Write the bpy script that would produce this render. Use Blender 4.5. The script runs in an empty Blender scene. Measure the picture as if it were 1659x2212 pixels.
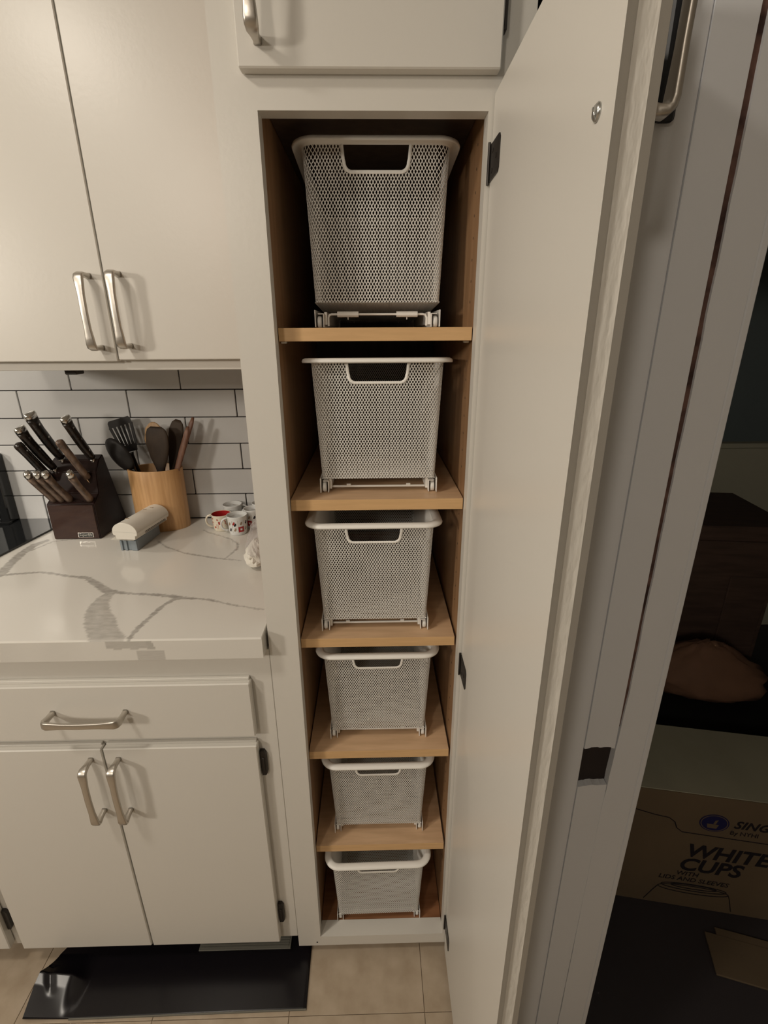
import bpy, bmesh, math, random
import numpy as np
from mathutils import Vector, Matrix
random.seed(4)
S = bpy.context.scene
COL = S.collection

# ------------------------------------------------------------------ camera, world, lights, exposure
cam_d = bpy.data.cameras.new('camera'); cam = bpy.data.objects.new('camera', cam_d); COL.objects.link(cam)
R3 = Matrix(((0.9998, 0.0114, -0.0183), (-0.0211, 0.3404, -0.9400), (-0.0045, 0.9402, 0.3406)))
cam.matrix_world = Matrix.Translation((0.1557, -0.8211, 1.5578)) @ R3.to_4x4()
cam_d.sensor_fit = 'VERTICAL'; cam_d.sensor_height = 36.0
cam_d.lens = 36.0 * 1050.96 / 2212.0
cam_d.shift_y = -4.15 / 2212.0
cam_d.clip_start = 0.02
S.camera = cam

S.view_settings.view_transform = 'Standard'; S.view_settings.look = 'None'
S.view_settings.gamma = 1.0; S.view_settings.use_curve_mapping = False
S.view_settings.exposure = 0.12

w = bpy.data.worlds.new('world'); S.world = w; w.use_nodes = True
w.node_tree.nodes['Background'].inputs[0].default_value = (1.0, 0.93, 0.82, 1)
w.node_tree.nodes['Background'].inputs[1].default_value = 0.02

def area_light(name, loc, target, size, power, color, shape='DISK'):
    d = bpy.data.lights.new(name, 'AREA'); d.shape = shape; d.size = size; d.energy = power; d.color = color
    o = bpy.data.objects.new(name, d); COL.objects.link(o); o.location = loc
    o.rotation_euler = (Vector(target) - Vector(loc)).to_track_quat('-Z', 'Y').to_euler()
    return o
WARM = (1.0, 0.91, 0.785)
area_light('ceiling_lamp_light', (-0.78, -0.70, 2.42), (-0.78, -0.70, 0), 0.24, 8.6, WARM)
area_light('far_lamp_light', (-1.05, -2.85, 2.45), (-0.2, 0.2, 1.2), 0.30, 14.0, (1.0, 0.89, 0.755))
area_light('side_fill_light', (-2.40, -1.80, 1.95), (-0.2, 0.2, 1.2), 0.30, 21.5, WARM)  # added fill from the left, no real lamp stands here
area_light('hood_lamp_light', (-1.22, 0.24, 1.655), (-1.0, 0.35, 0), 0.10, 2.0, WARM)

# ------------------------------------------------------------------ materials
def mat(name, color, rough=0.5, metal=0.0, bump=0.0, scale=60.0, var=0.0, var_scale=8.0, stretch=None, col2=None, spec=0.5, trans=0.0, coat=0.0, alpha=1.0, detail=3.0):
    m = bpy.data.materials.new(name); m.use_nodes = True
    nt = m.node_tree; b = nt.nodes['Principled BSDF']
    b.inputs['Base Color'].default_value = (*color, 1); b.inputs['Roughness'].default_value = rough
    b.inputs['Metallic'].default_value = metal; b.inputs['Specular IOR Level'].default_value = spec
    b.inputs['Transmission Weight'].default_value = trans; b.inputs['Coat Weight'].default_value = coat
    b.inputs['Alpha'].default_value = alpha
    tc = nt.nodes.new('ShaderNodeTexCoord')
    src = tc.outputs['Object']
    if stretch:
        mp = nt.nodes.new('ShaderNodeMapping'); mp.inputs['Scale'].default_value = stretch
        nt.links.new(src, mp.inputs['Vector']); src = mp.outputs['Vector']
    if var > 0 or col2:
        n = nt.nodes.new('ShaderNodeTexNoise'); n.inputs['Scale'].default_value = var_scale; n.inputs['Detail'].default_value = detail
        nt.links.new(src, n.inputs['Vector'])
        r = nt.nodes.new('ShaderNodeValToRGB')
        c2 = col2 if col2 else tuple(c * (1 - var) for c in color)
        r.color_ramp.elements[0].position = 0.35; r.color_ramp.elements[1].position = 0.65
        r.color_ramp.elements[0].color = (*c2, 1); r.color_ramp.elements[1].color = (*color, 1)
        nt.links.new(n.outputs['Fac'], r.inputs['Fac']); nt.links.new(r.outputs['Color'], b.inputs['Base Color'])
    if bump > 0:
        n2 = nt.nodes.new('ShaderNodeTexNoise'); n2.inputs['Scale'].default_value = scale; n2.inputs['Detail'].default_value = 2
        nt.links.new(src, n2.inputs['Vector'])
        bp = nt.nodes.new('ShaderNodeBump'); bp.inputs['Strength'].default_value = bump; bp.inputs['Distance'].default_value = 0.002
        nt.links.new(n2.outputs['Fac'], bp.inputs['Height']); nt.links.new(bp.outputs['Normal'], b.inputs['Normal'])
    return m
M = {}
M['paint'] = mat('white_cabinet_paint', (0.66, 0.635, 0.585), 0.34, bump=0.06, scale=120)
M['paint_edge'] = mat('rough_painted_edge', (0.70, 0.67, 0.61), 0.5, bump=0.7, scale=160, stretch=(1, 1, 0.3))
M['trimpaint'] = mat('trim_paint', (0.71, 0.72, 0.74), 0.5, bump=0.08, scale=90)
M['wallpaint'] = mat('wall_paint', (0.62, 0.60, 0.56), 0.7, bump=0.05, scale=150)
M['ceil'] = mat('ceiling_paint', (0.75, 0.73, 0.69), 0.8, bump=0.1, scale=100)
M['shelfwood'] = mat('maple_laminate', (0.67, 0.45, 0.275), 0.38, bump=0.03, scale=80, col2=(0.58, 0.38, 0.225), var_scale=9, stretch=(1.2, 9, 9))
M['shelfedge'] = mat('maple_edge_band', (0.66, 0.42, 0.205), 0.45, col2=(0.60, 0.375, 0.18), var_scale=14, stretch=(1, 12, 12))
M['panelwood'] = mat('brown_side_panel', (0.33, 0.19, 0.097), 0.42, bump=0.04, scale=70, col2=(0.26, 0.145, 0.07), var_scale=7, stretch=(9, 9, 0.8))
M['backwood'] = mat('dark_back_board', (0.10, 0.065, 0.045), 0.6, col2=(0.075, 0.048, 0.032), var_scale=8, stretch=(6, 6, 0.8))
M['floorwood'] = mat('reddish_cabinet_floor', (0.30, 0.135, 0.06), 0.5, col2=(0.22, 0.095, 0.04), var_scale=9, stretch=(1, 7, 7))
M['nickel'] = mat('brushed_nickel', (0.56, 0.525, 0.475), 0.36, 1.0, bump=0.05, scale=200)
M['bronze'] = mat('dark_bronze', (0.035, 0.03, 0.027), 0.4, 0.6, bump=0.05, scale=100)
M['screw'] = mat('zinc_screw', (0.55, 0.56, 0.55), 0.25, 1.0, bump=0.05, scale=300)
M['black'] = mat('matt_black', (0.010, 0.010, 0.010), 0.7, spec=0.2, bump=0.05, scale=100)
M['mesh'] = mat('white_powder_coat', (0.87, 0.855, 0.815), 0.42, bump=0.04, scale=300)
M['wheel'] = mat('translucent_nylon', (0.78, 0.77, 0.74), 0.3, bump=0.02, scale=200)
M['tile'] = mat('white_subway_tile', (0.60, 0.60, 0.595), 0.22, bump=0.03, scale=25, var=0.04, var_scale=5)
M['grout'] = mat('charcoal_grout', (0.02, 0.018, 0.018), 0.9, bump=0.3, scale=300)
M['floortile'] = mat('beige_vinyl_tile', (0.50, 0.41, 0.31), 0.42, bump=0.12, scale=45, col2=(0.40, 0.315, 0.225), var_scale=16, detail=8)
M['floorbase'] = mat('floor_joint', (0.52, 0.43, 0.33), 0.7, bump=0.1, scale=60)
M['glass_black'] = mat('black_ceramic_glass', (0.012, 0.013, 0.014), 0.08, spec=0.6, bump=0.004, scale=20)
M['guard'] = mat('grey_backguard_panel', (0.22, 0.23, 0.23), 0.2, bump=0.02, scale=100)
M['blockwood'] = mat('dark_stained_wood', (0.022, 0.010, 0.008), 0.36, spec=0.3, bump=0.05, scale=100, col2=(0.015, 0.007, 0.006), var_scale=9, stretch=(3, 3, 12))
M['blockface'] = mat('reddish_stained_wood', (0.045, 0.020, 0.012), 0.42, spec=0.3, bump=0.05, scale=100, col2=(0.034, 0.014, 0.009), var_scale=9, stretch=(3, 3, 12))
M['steel'] = mat('polished_steel', (0.72, 0.70, 0.66), 0.2, 1.0, bump=0.02, scale=200)
M['handle_dark'] = mat('dark_layered_wood', (0.030, 0.020, 0.014), 0.25, bump=0.05, scale=150, col2=(0.008, 0.007, 0.006), var_scale=40, stretch=(1, 3, 1))
M['handle_brown'] = mat('grey_brown_layered_wood', (0.24, 0.165, 0.12), 0.28, bump=0.05, scale=150, col2=(0.09, 0.06, 0.045), var_scale=70, stretch=(2, 1, .6))
M['bamboo'] = mat('bamboo', (0.60, 0.36, 0.17), 0.4, bump=0.05, scale=120, col2=(0.48, 0.27, 0.115), var_scale=22, stretch=(5, 5, 0.35))
M['nylon'] = mat('black_nylon', (0.014, 0.012, 0.011), 0.45, spec=0.3, bump=0.05, scale=120)
M['wooddark'] = mat('dark_spoon_wood', (0.050, 0.032, 0.019), 0.6, spec=0.25, bump=0.08, scale=120, col2=(0.014, 0.009, 0.007), var_scale=18, stretch=(1, 1, .5))
M['woodlight'] = mat('light_spoon_wood', (0.42, 0.26, 0.12), 0.5, bump=0.06, scale=120, col2=(0.33, 0.19, 0.085), var_scale=25, stretch=(5, 5, 1))
M['woodred'] = mat('reddish_spoon_wood', (0.22, 0.105, 0.06), 0.5, bump=0.06, scale=120, col2=(0.14, 0.06, 0.035), var_scale=25, stretch=(5, 5, 1))
M['whiteplastic'] = mat('white_plastic', (0.72, 0.69, 0.62), 0.45, bump=0.03, scale=200)
M['paper'] = mat('white_paper', (0.70, 0.67, 0.60), 0.8, bump=0.05, scale=100)
M['greyplastic'] = mat('blue_grey_plastic', (0.24, 0.28, 0.31), 0.4, bump=0.03, scale=200)
M['ink'] = mat('dark_ink', (0.018, 0.016, 0.02), 0.9, spec=0.05, bump=0.02, scale=300)
M['ceramic'] = mat('white_glazed_ceramic', (0.70, 0.71, 0.70), 0.15, bump=0.01, scale=60)
M['cream'] = mat('cream_glazed_ceramic', (0.74, 0.68, 0.56), 0.15, bump=0.01, scale=60)
M['red'] = mat('red_glaze', (0.36, 0.018, 0.02), 0.2, bump=0.01, scale=60)
M['orange'] = mat('orange_red_print', (0.50, 0.10, 0.045), 0.35, bump=0.01, scale=60)
M['tan'] = mat('tan_print', (0.30, 0.22, 0.14), 0.4, bump=0.01, scale=60)
M['mat'] = mat('black_satin_board', (0.006, 0.005, 0.007), 0.24, spec=0.42, bump=0.012, scale=9)
M['vent'] = mat('grey_vent_metal', (0.17, 0.165, 0.14), 0.6, bump=0.2, scale=90)
M['carton'] = mat('brown_carton', (0.125, 0.088, 0.05), 0.85, bump=0.06, scale=80, var=0.12, var_scale=5)
M['cartontop'] = mat('pale_carton_top', (0.36, 0.345, 0.255), 0.8, bump=0.06, scale=80, var=0.12, var_scale=5)  # top of the carton, paler than its sides
M['navy'] = mat('navy_ink', (0.018, 0.018, 0.07), 0.9, spec=0.05, bump=0.02, scale=300)
M['sack'] = mat('brown_paper_sack', (0.21, 0.108, 0.062), 0.8, bump=0.4, scale=25, var=0.2, var_scale=6)
M['chest'] = mat('dark_chest_wood', (0.10, 0.062, 0.046), 0.55, bump=0.06, scale=60, col2=(0.07, 0.044, 0.034), var_scale=8, stretch=(1, 8, 8))
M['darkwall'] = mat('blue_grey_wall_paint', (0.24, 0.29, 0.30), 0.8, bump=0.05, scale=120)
M['palewall'] = mat('pale_panel_paint', (0.58, 0.56, 0.43), 0.7, bump=0.05, scale=120)
M['rawwood'] = mat('raw_jamb_wood', (0.15, 0.08, 0.062), 0.85, bump=0.9, scale=26, col2=(0.04, 0.018, 0.014), var_scale=26, stretch=(1, 1, 1.6))
M['plateblack'] = mat('satin_black_plate', (0.012, 0.014, 0.018), 0.38, spec=0.4, bump=0.02, scale=100)
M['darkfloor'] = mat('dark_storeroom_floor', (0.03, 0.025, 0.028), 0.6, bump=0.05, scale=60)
M['dark_gap'] = mat('dark_raw_wood', (0.02, 0.012, 0.010), 0.9, bump=0.3, scale=60)
M['gasket'] = mat('white_print_line', (0.5, 0.49, 0.45), 0.6, bump=0.02, scale=100)

def film_mat():
    m = bpy.data.materials.new('clear_crinkled_film'); m.use_nodes = True; nt = m.node_tree
    b = nt.nodes['Principled BSDF']; out = nt.nodes['Material Output']
    b.inputs['Base Color'].default_value = (0.85, 0.80, 0.80, 1); b.inputs['Roughness'].default_value = 0.12
    tr = nt.nodes.new('ShaderNodeBsdfTransparent'); mx = nt.nodes.new('ShaderNodeMixShader')
    n = nt.nodes.new('ShaderNodeTexNoise'); n.inputs['Scale'].default_value = 35
    bp = nt.nodes.new('ShaderNodeBump'); bp.inputs['Strength'].default_value = 0.8; bp.inputs['Distance'].default_value = 0.01
    nt.links.new(n.outputs['Fac'], bp.inputs['Height']); nt.links.new(bp.outputs['Normal'], b.inputs['Normal'])
    mx.inputs[0].default_value = 0.28
    nt.links.new(tr.outputs[0], mx.inputs[1]); nt.links.new(b.outputs[0], mx.inputs[2]); nt.links.new(mx.outputs[0], out.inputs['Surface'])
    return m
M['film'] = film_mat()

def quartz_mat():
    m = mat('white_quartz', (0.70, 0.675, 0.625), 0.13, bump=0.004, scale=30)
    nt = m.node_tree; b = nt.nodes['Principled BSDF']
    a = nt.nodes.new('ShaderNodeAttribute'); a.attribute_name = 'vein'
    n = nt.nodes.new('ShaderNodeTexNoise'); n.inputs['Scale'].default_value = 70; n.inputs['Detail'].default_value = 4
    mul = nt.nodes.new('ShaderNodeMath'); mul.operation = 'MULTIPLY'
    mr = nt.nodes.new('ShaderNodeMapRange'); mr.inputs['From Min'].default_value = 0.3; mr.inputs['From Max'].default_value = 0.7
    mr.inputs['To Min'].default_value = 0.55; mr.inputs['To Max'].default_value = 1.0
    nt.links.new(n.outputs['Fac'], mr.inputs['Value']); nt.links.new(mr.outputs[0], mul.inputs[0]); nt.links.new(a.outputs['Fac'], mul.inputs[1])
    mix = nt.nodes.new('ShaderNodeMix'); mix.data_type = 'RGBA'
    mix.inputs[6].default_value = (0.70, 0.675, 0.625, 1); mix.inputs[7].default_value = (0.27, 0.25, 0.225, 1)
    nt.links.new(mul.outputs[0], mix.inputs[0]); nt.links.new(mix.outputs[2], b.inputs['Base Color'])
    return m
M['quartz'] = quartz_mat()

# ------------------------------------------------------------------ helpers
def link(name, me, material, parent=None, kind=None, smooth=False, loc=None):
    if material: 
        me.materials.clear()
        for mm in (material if isinstance(material, (list, tuple)) else [material]): me.materials.append(mm)
    o = bpy.data.objects.new(name, me); COL.objects.link(o)
    if parent: o.parent = parent
    if kind: o['kind'] = kind
    if smooth:
        for p in me.polygons: p.use_smooth = True
    if loc: o.location = loc
    return o
def part(name, bm, material, parent=None, kind=None, smooth=False, loc=None):
    me = bpy.data.meshes.new(name); bm.normal_update(); bm.to_mesh(me); bm.free()
    return link(name, me, material, parent, kind, smooth, loc)
def tag(o, label, cat, group=None):
    o['label'] = label; o['category'] = cat
    if group: o['group'] = group
    return o
def thing(name, label, cat, loc=(0, 0, 0), rz=0, group=None):
    o = bpy.data.objects.new(name, None); COL.objects.link(o); o.location = loc; o.rotation_euler = (0, 0, rz)
    o.empty_display_size = 0.02
    return tag(o, label, cat, group)
def add_box(bm, x0, x1, y0, y1, z0, z1, bev=0.0, seg=1, mi=0):
    r = bmesh.ops.create_cube(bm, size=1.0)
    vs = r['verts']
    for v in vs: v.co = Vector(((x0 + x1) / 2 + v.co.x * (x1 - x0), (y0 + y1) / 2 + v.co.y * (y1 - y0), (z0 + z1) / 2 + v.co.z * (z1 - z0)))
    es = list({e for v in vs for e in v.link_edges})
    if mi:
        for f in {f for v in vs for f in v.link_faces}: f.material_index = mi
    if bev > 0: bmesh.ops.bevel(bm, geom=es, offset=bev, segments=seg, affect='EDGES', profile=0.6)
    return bm
def box(x0, x1, y0, y1, z0, z1, bev=0.0, seg=1):
    return add_box(bmesh.new(), x0, x1, y0, y1, z0, z1, bev, seg)
def add_prism(bm, pts, axis, a0, a1):
    """pts: 2D outline in the two axes other than `axis` (in xyz order), extruded a0..a1"""
    def P(p, a):
        return {'x': (a, p[0], p[1]), 'y': (p[0], a, p[1]), 'z': (p[0], p[1], a)}[axis]
    v0 = [bm.verts.new(P(p, a0)) for p in pts]; v1 = [bm.verts.new(P(p, a1)) for p in pts]
    n = len(pts)
    bm.faces.new(v0); bm.faces.new(list(reversed(v1)))
    for i in range(n): bm.faces.new((v0[i], v1[i], v1[(i + 1) % n], v0[(i + 1) % n]))
    bmesh.ops.recalc_face_normals(bm, faces=bm.faces)
    return bm
def add_lathe(bm, prof, n=32, cx=0, cy=0, sx=1, sy=1, close=False, cz=0):
    rings = []
    for r, z in prof:
        rings.append([bm.verts.new((cx + sx * r * math.cos(2 * math.pi * k / n), cy + sy * r * math.sin(2 * math.pi * k / n), cz + z)) for k in range(n)])
    pr = list(zip(rings, rings[1:])) + ([(rings[-1], rings[0])] if close else [])
    for a, b in pr:
        for k in range(n): bm.faces.new((a[k], a[(k + 1) % n], b[(k + 1) % n], b[k]))
    if not close:
        bm.faces.new(list(reversed(rings[0]))); bm.faces.new(rings[-1])
    bmesh.ops.recalc_face_normals(bm, faces=bm.faces)
    return bm
def add_sweep(bm, pts, radii, side=None, n=10, power=2.0, closed=False):
    """sweep a superellipse; radii: list of (half width along side, half height) ; side fixed vector or None"""
    pts = [Vector(p) for p in pts]; L = len(pts); rings = []
    prev = None
    for i, p in enumerate(pts):
        if closed: t = pts[(i + 1) % L] - pts[i - 1]
        else: t = pts[min(i + 1, L - 1)] - pts[max(i - 1, 0)]
        t.normalize()
        if side is not None: s = Vector(side); s = (s - t * s.dot(t)).normalized()
        else:
            s = prev if prev else (Vector((0, 0, 1)) if abs(t.z) < .9 else Vector((1, 0, 0)))
            s = (s - t * s.dot(t)).normalized(); prev = s
        u = t.cross(s)
        rw, rh = radii[i] if isinstance(radii, list) else radii
        ring = []
        for k in range(n):
            a = 2 * math.pi * k / n; c, q = math.cos(a), math.sin(a)
            c = math.copysign(abs(c) ** (2 / power), c); q = math.copysign(abs(q) ** (2 / power), q)
            ring.append(bm.verts.new(p + s * rw * c + u * rh * q))
        rings.append(ring)
    pairs = list(zip(rings, rings[1:])) + ([(rings[-1], rings[0])] if closed else [])
    for a, b in pairs:
        for k in range(n): bm.faces.new((a[k], a[(k + 1) % n], b[(k + 1) % n], b[k]))
    if not closed:
        bm.faces.new(list(reversed(rings[0]))); bm.faces.new(rings[-1])
    bmesh.ops.recalc_face_normals(bm, faces=bm.faces)
    return bm
def add_cyl(bm, p, d, r, h, n=16):
    p = Vector(p); d = Vector(d).normalized()
    return add_sweep(bm, [p, p + d * h], (r, r), n=n)
def text_mesh(body, size, mw, material, parent, name='lettering', shear=0.0, align='LEFT', offset=0.0, depth=0.0004, space=1.0):
    cu = bpy.data.curves.new(name, 'FONT'); cu.body = body; cu.size = size; cu.shear = shear; cu.align_x = align; cu.offset = offset
    cu.extrude = depth; cu.resolution_u = 3; cu.space_character = space
    o = bpy.data.objects.new('tmp', cu); COL.objects.link(o)
    dg = bpy.context.evaluated_depsgraph_get()
    me = bpy.data.meshes.new_from_object(o.evaluated_get(dg)); bpy.data.objects.remove(o)
    me.transform(mw)
    return link(name, me, material, parent)
# facing -y: text x -> +x, text y -> +z
FACE_Y = Matrix(((1, 0, 0, 0), (0, 0, -1, 0), (0, 1, 0, 0), (0, 0, 0, 1)))

# ------------------------------------------------------------------ room shell
part('floor', box(-3.2, 3.0, -3.8, 2.5, -0.08, -0.004), M['floorbase'], kind='structure')
fl = bpy.data.objects['floor']
P = 0.33
tile_me = None
for i in range(-5, 4):
    for j in range(-4, 3):
        x = 0.2625 + P * i; y = -0.124 + P * j
        if tile_me is None:
            bm = box(0.0006, P - 0.0006, 0.0006, P - 0.0006, -0.004, 0.0, 0.0006)
            tile_me = bpy.data.meshes.new('tile'); bm.to_mesh(tile_me); bm.free(); tile_me.materials.append(M['floortile'])
        o = bpy.data.objects.new('tile', tile_me); COL.objects.link(o); o.parent = fl; o.location = (x, y, 0)
part('ceiling', box(-3.2, 3.0, -3.8, 2.5, 2.60, 2.68), M['ceil'], kind='structure')
part('wall_front', box(-3.2, 3.0, -3.88, -3.8, 0, 2.6), M['wallpaint'], kind='structure')
part('wall_left', box(-3.28, -3.2, -3.8, 0.7, 0, 2.6), M['wallpaint'], kind='structure')
part('wall_right', box(3.0, 3.08, -3.8, 2.5, 0, 2.6), M['wallpaint'], kind='structure')
wb = part('wall_back', box(-3.2, 0.40, 0.6295, 0.70, 0, 2.6), M['grout'], kind='structure')
# subway tiles, each a piece
pitch, rowp = 0.3108, 0.0790
tm = bpy.data.meshes.new('tile'); bm = box(0, pitch - 0.0032, 0, 0.0065, 0, rowp - 0.0030, 0.0012); bm.to_mesh(tm); bm.free(); tm.materials.append(M['tile'])
for r in range(7):
    x0 = -0.5565 if r % 2 == 0 else -0.3995
    for k in range(-4, 3):
        xx = x0 + pitch * k
        if xx < -1.65 or xx > -0.2: continue
        o = bpy.data.objects.new('tile', tm); COL.objects.link(o); o.parent = wb
        o.location = (xx + 0.0016, 0.6247, 1.0145 + rowp * r + 0.0015)
# wall beside the pantry, standing forward of it, with the doorway; dark storeroom beyond
part('wall_doorway', box(0.3770, 0.6010, -0.188, -0.080, 0, 2.6), M['trimpaint'], kind='structure')
part('wall_over_doorway', box(0.6020, 3.0, -0.188, -0.080, 2.08, 2.6), M['trimpaint'], kind='structure')
part('wall_far_right', box(1.42, 3.0, -0.188, -0.080, 0, 2.08), M['trimpaint'], kind='structure')
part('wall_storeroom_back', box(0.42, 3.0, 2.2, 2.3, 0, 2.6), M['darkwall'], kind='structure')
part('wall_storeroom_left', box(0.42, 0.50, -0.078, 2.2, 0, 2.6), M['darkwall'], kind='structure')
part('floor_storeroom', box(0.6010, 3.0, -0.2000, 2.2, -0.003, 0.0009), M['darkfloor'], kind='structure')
YW = -0.200
part('trim_1', box(0.3765, 0.4991, YW - .001, -0.188, 0.0, 2.6, 0.0012), M['trimpaint'], kind='structure')
# hinge-side casing board with an empty hinge mortise
t2 = bmesh.new()
def strip(bm, z0, z1, xr0, xr1, ya=YW - .0022, rag0=False, rag1=False):
    n = 14; xs0 = 0.4997
    out = []; top = []
    for k in range(n + 1):
        f = k / n
        za = z0 + (random.uniform(-.0010, .0010) if rag0 and 0 < k < n else 0) - (0.003 * (abs(f - .5) * 2) ** 3 if rag0 else 0)
        out.append((xs0 + f * (xr0 - xs0), za))
    for k in range(n + 1):
        f = 1 - k / n
        zb = z1 + (random.uniform(-.0010, .0010) if rag1 and 0 < k < n else 0) - (0.004 * (1 - f) ** 3 if rag1 else 0)
        top.append((xs0 + f * (xr1 - xs0), zb))
    add_prism(bm, out + top, 'y', ya, -0.189)
strip(t2, 0.0, 0.826, 0.5462, 0.5492, rag1=True)
strip(t2, 0.9095, 2.6, 0.5504, 0.5440, rag0=True)
part('trim_2', t2, M['trimpaint'], kind='structure')
part('mortise', box(0.4990, 0.5530, -0.1900, -0.1882, 0.816, 0.919), M['dark_gap'], bpy.data.objects['trim_2'])
# inner casing with a shaky caulked edge, and its stop bead
t3 = bmesh.new(); pl = []
for z in np.linspace(0, 2.6, 90):
    f = min(1, max(0, (z - .757) / .265))
    pl.append((0.5481 + .0075 * f + random.uniform(-.0006, .0006), z))
add_prism(t3, pl + [(0.5995, 2.6), (0.5995, 0.0)], 'y', YW - .003, -0.189)
part('trim_3', t3, M['trimpaint'], kind='structure')
part('trim_4', box(0.6022, 0.6120, YW - .001, -0.080, 0, 2.6, 0.0015), M['trimpaint'], kind='structure')
part('trim_5', box(0.5440, 0.5580, -0.1992, -0.1892, 0.95, 2.6), M['rawwood'], kind='structure')
part('trim_6', box(0.5440, 0.5580, -0.1930, -0.1892, 0.0, 0.80), M['dark_gap'], kind='structure')
lp = part('black_plate', box(0.4540, 0.4745, YW - .010, YW - .0012, 1.7655, 2.02, 0.006, 3), M['plateblack'], bpy.data.objects['trim_1'])  # long black rounded plate on the casing board

# ------------------------------------------------------------------ handle maker (bow pull)
def handle_mesh(axis, normal, side, L=0.128, h=0.036, name='handle'):
    a, n, s = Vector(axis), Vector(normal), Vector(side)
    bm = bmesh.new(); pts = []; rad = []
    def q(t, o, w_, th): pts.append(a * t + n * o); rad.append((w_, th))
    H = L / 2
    half = [(-H, .0005, .0060, .0056), (-H, .005, .0050, .0050), (-H - .0005, h * .45, .0058, .0044), (-H - .0010, h * .78, .0082, .0042), (-H + .0015, h * .95, .0090, .0038), (-H + .007, h + .0005, .0090, .0036), (-H + .020, h + .001, .0080, .0034)]
    for t, o, w_, th in half: q(t, o, w_, th)
    for k in range(1, 6):
        t = (-H + .020) * (1 - k / 3); q(t, h + .0012 + .0015 * (1 - abs(1 - k / 3)), .0066, .0033)
    for t, o, w_, th in reversed(half): q(-t, o, w_, th)
    add_sweep(bm, pts, rad, side=s, n=16, power=3.6)
    me = bpy.data.meshes.new(name); bm.to_mesh(me); bm.free(); me.materials.append(M['nickel'])
    for p in me.polygons: p.use_smooth = True
    return me
HV = handle_mesh((0, 0, 1), (0, -1, 0), (1, 0, 0))
HV2 = handle_mesh((0, 0, 1), (0, -1, 0), (1, 0, 0), L=0.146)
HH = handle_mesh((1, 0, 0), (0, -1, 0), (0, 0, 1), L=0.146)
HD = handle_mesh((0, 0, 1), (1, 0, 0), (0, 1, 0), L=0.16, h=0.0185)
def handle(me, parent, loc):
    o = bpy.data.objects.new('handle', me); COL.objects.link(o); o.parent = parent; o.location = loc; return o
def hinge(parent, bm, label=None):
    o = part('hinge', bm, M['bronze'], parent)
    o['label'] = 'dark bronze hinge'; return o

# ------------------------------------------------------------------ tall pantry cabinet
W = 0.3197
pc = thing('pantry_cabinet', 'tall narrow white pantry cabinet standing open with six shelf bays of mesh baskets', 'cabinet')
T = 0.0275
part('stile', box(-0.0580, 0.0, 0, T, 0.0385, 2.6), M['paint'], pc)
part('stile', box(W, 0.3765, 0, T, 0.0385, 2.6), M['paint'], pc)
part('rail', box(0.0, W, 0, T, 1.8481, 2.6), M['paint'], pc)
part('rail', box(0.0, W, 0, 0.038, 0.0385, 0.0738), M['paint'], pc)
part('side_panel', box(-0.0560, -0.0015, T + .0003, 0.622, 0.030, 2.6), [M['panelwood']], pc)
part('side_panel', box(W + 0.0015, 0.3760, T + .0003, 0.622, 0.030, 2.6), M['panelwood'], pc)
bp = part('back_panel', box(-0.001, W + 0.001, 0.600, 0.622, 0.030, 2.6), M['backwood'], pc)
for zz_ in (1.33, 1.38, 1.43, 1.28):
    bm = bmesh.new()
    off = 0.075 if int(round(zz_ * 100)) % 10 == 8 else 0.0
    for k in range(3):
        xa = -0.0 + off + k * 0.13 - 0.07
        add_box(bm, max(0.0, xa), min(W, xa + .127), .5955, .5998, zz_, zz_ + .047, .001)
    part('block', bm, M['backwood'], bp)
part('cabinet_floor', box(0.0, W, 0.0383, 0.5995, 0.055, 0.0725), M['floorwood'], pc)
part('cabinet_ceiling', box(0.0, W, T + .0005, 0.5995, 1.872, 1.890), M['backwood'], pc)
part('toe_board', box(-0.056, 0.376, 0.075, 0.090, 0.0005, 0.0380), M['floorwood'], pc)
SH = [1.5676, 1.2711, 0.9711, 0.6716, 0.3710]
for i, z in enumerate(SH):
    xr = W - 0.0012 if i < 2 else W - 0.0035
    s = part('shelf', box(0.0008, xr, 0.0292, 0.5993, z - 0.0208, z), M['shelfwood'], pc)
    e = part('edge_band', box(0.0008, xr, 0.0283, 0.0291, z - 0.0208, z, 0.0003), M['shelfedge'], s)
    for xx in (0.0045, W - 0.0055):
        bm = bmesh.new(); add_box(bm, xx - .004, xx + .004, 0.048, 0.064, z - 0.0245, z - 0.0211, .0008)
        part('shelf_clip', bm, M['whiteplastic'], s)
# rows of shelf-pin holes on the right side (tiny dark plugs)
bm = bmesh.new()
for z in np.arange(0.2, 1.84, 0.032):
    if min(abs(z - s_) for s_ in SH) > .03: add_cyl(bm, (W + 0.0012, 0.075, z), (1, 0, 0), 0.0022, 0.0006, 8)
o = part('pin_holes', bm, M['backwood'], pc, kind='stuff')
part('nail_hole', add_cyl(bmesh.new(), (-0.0095, -0.0006, 0.0520), (0, 1, 0), 0.0022, 0.0008, 8), M['black'], pc)
# upper door above the opening
ud = part('door', box(-0.0176, 0.3297, -0.0195, -0.0010, 1.8872, 2.57, 0.0018), M['paint'], pc)
ud2 = part('rebate', box(-0.0060, 0.3180, -0.0010, -0.0002, 1.8930, 2.565), M['paint'], ud)
handle(HV, ud, (0.0105, -0.0195, 1.979))
hinge(ud, box(0.3300, 0.3350, -0.014, -0.0004, 1.930, 1.990, .001))
# the tall door, standing open at a right angle
prof = [(0.3268, -0.0035), (0.3268, -0.4075), (0.3375, -0.3990), (0.3380, -0.3980), (0.3500, -0.4000), (0.3515, -0.4015), (0.3625, -0.3960), (0.3625, -0.0035)]
dr = part('door', add_prism(bmesh.new(), prof, 'z', 0.020, 1.8665), M['paint'], pc)
dr['label'] = 'tall white pantry door swung open'
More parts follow.
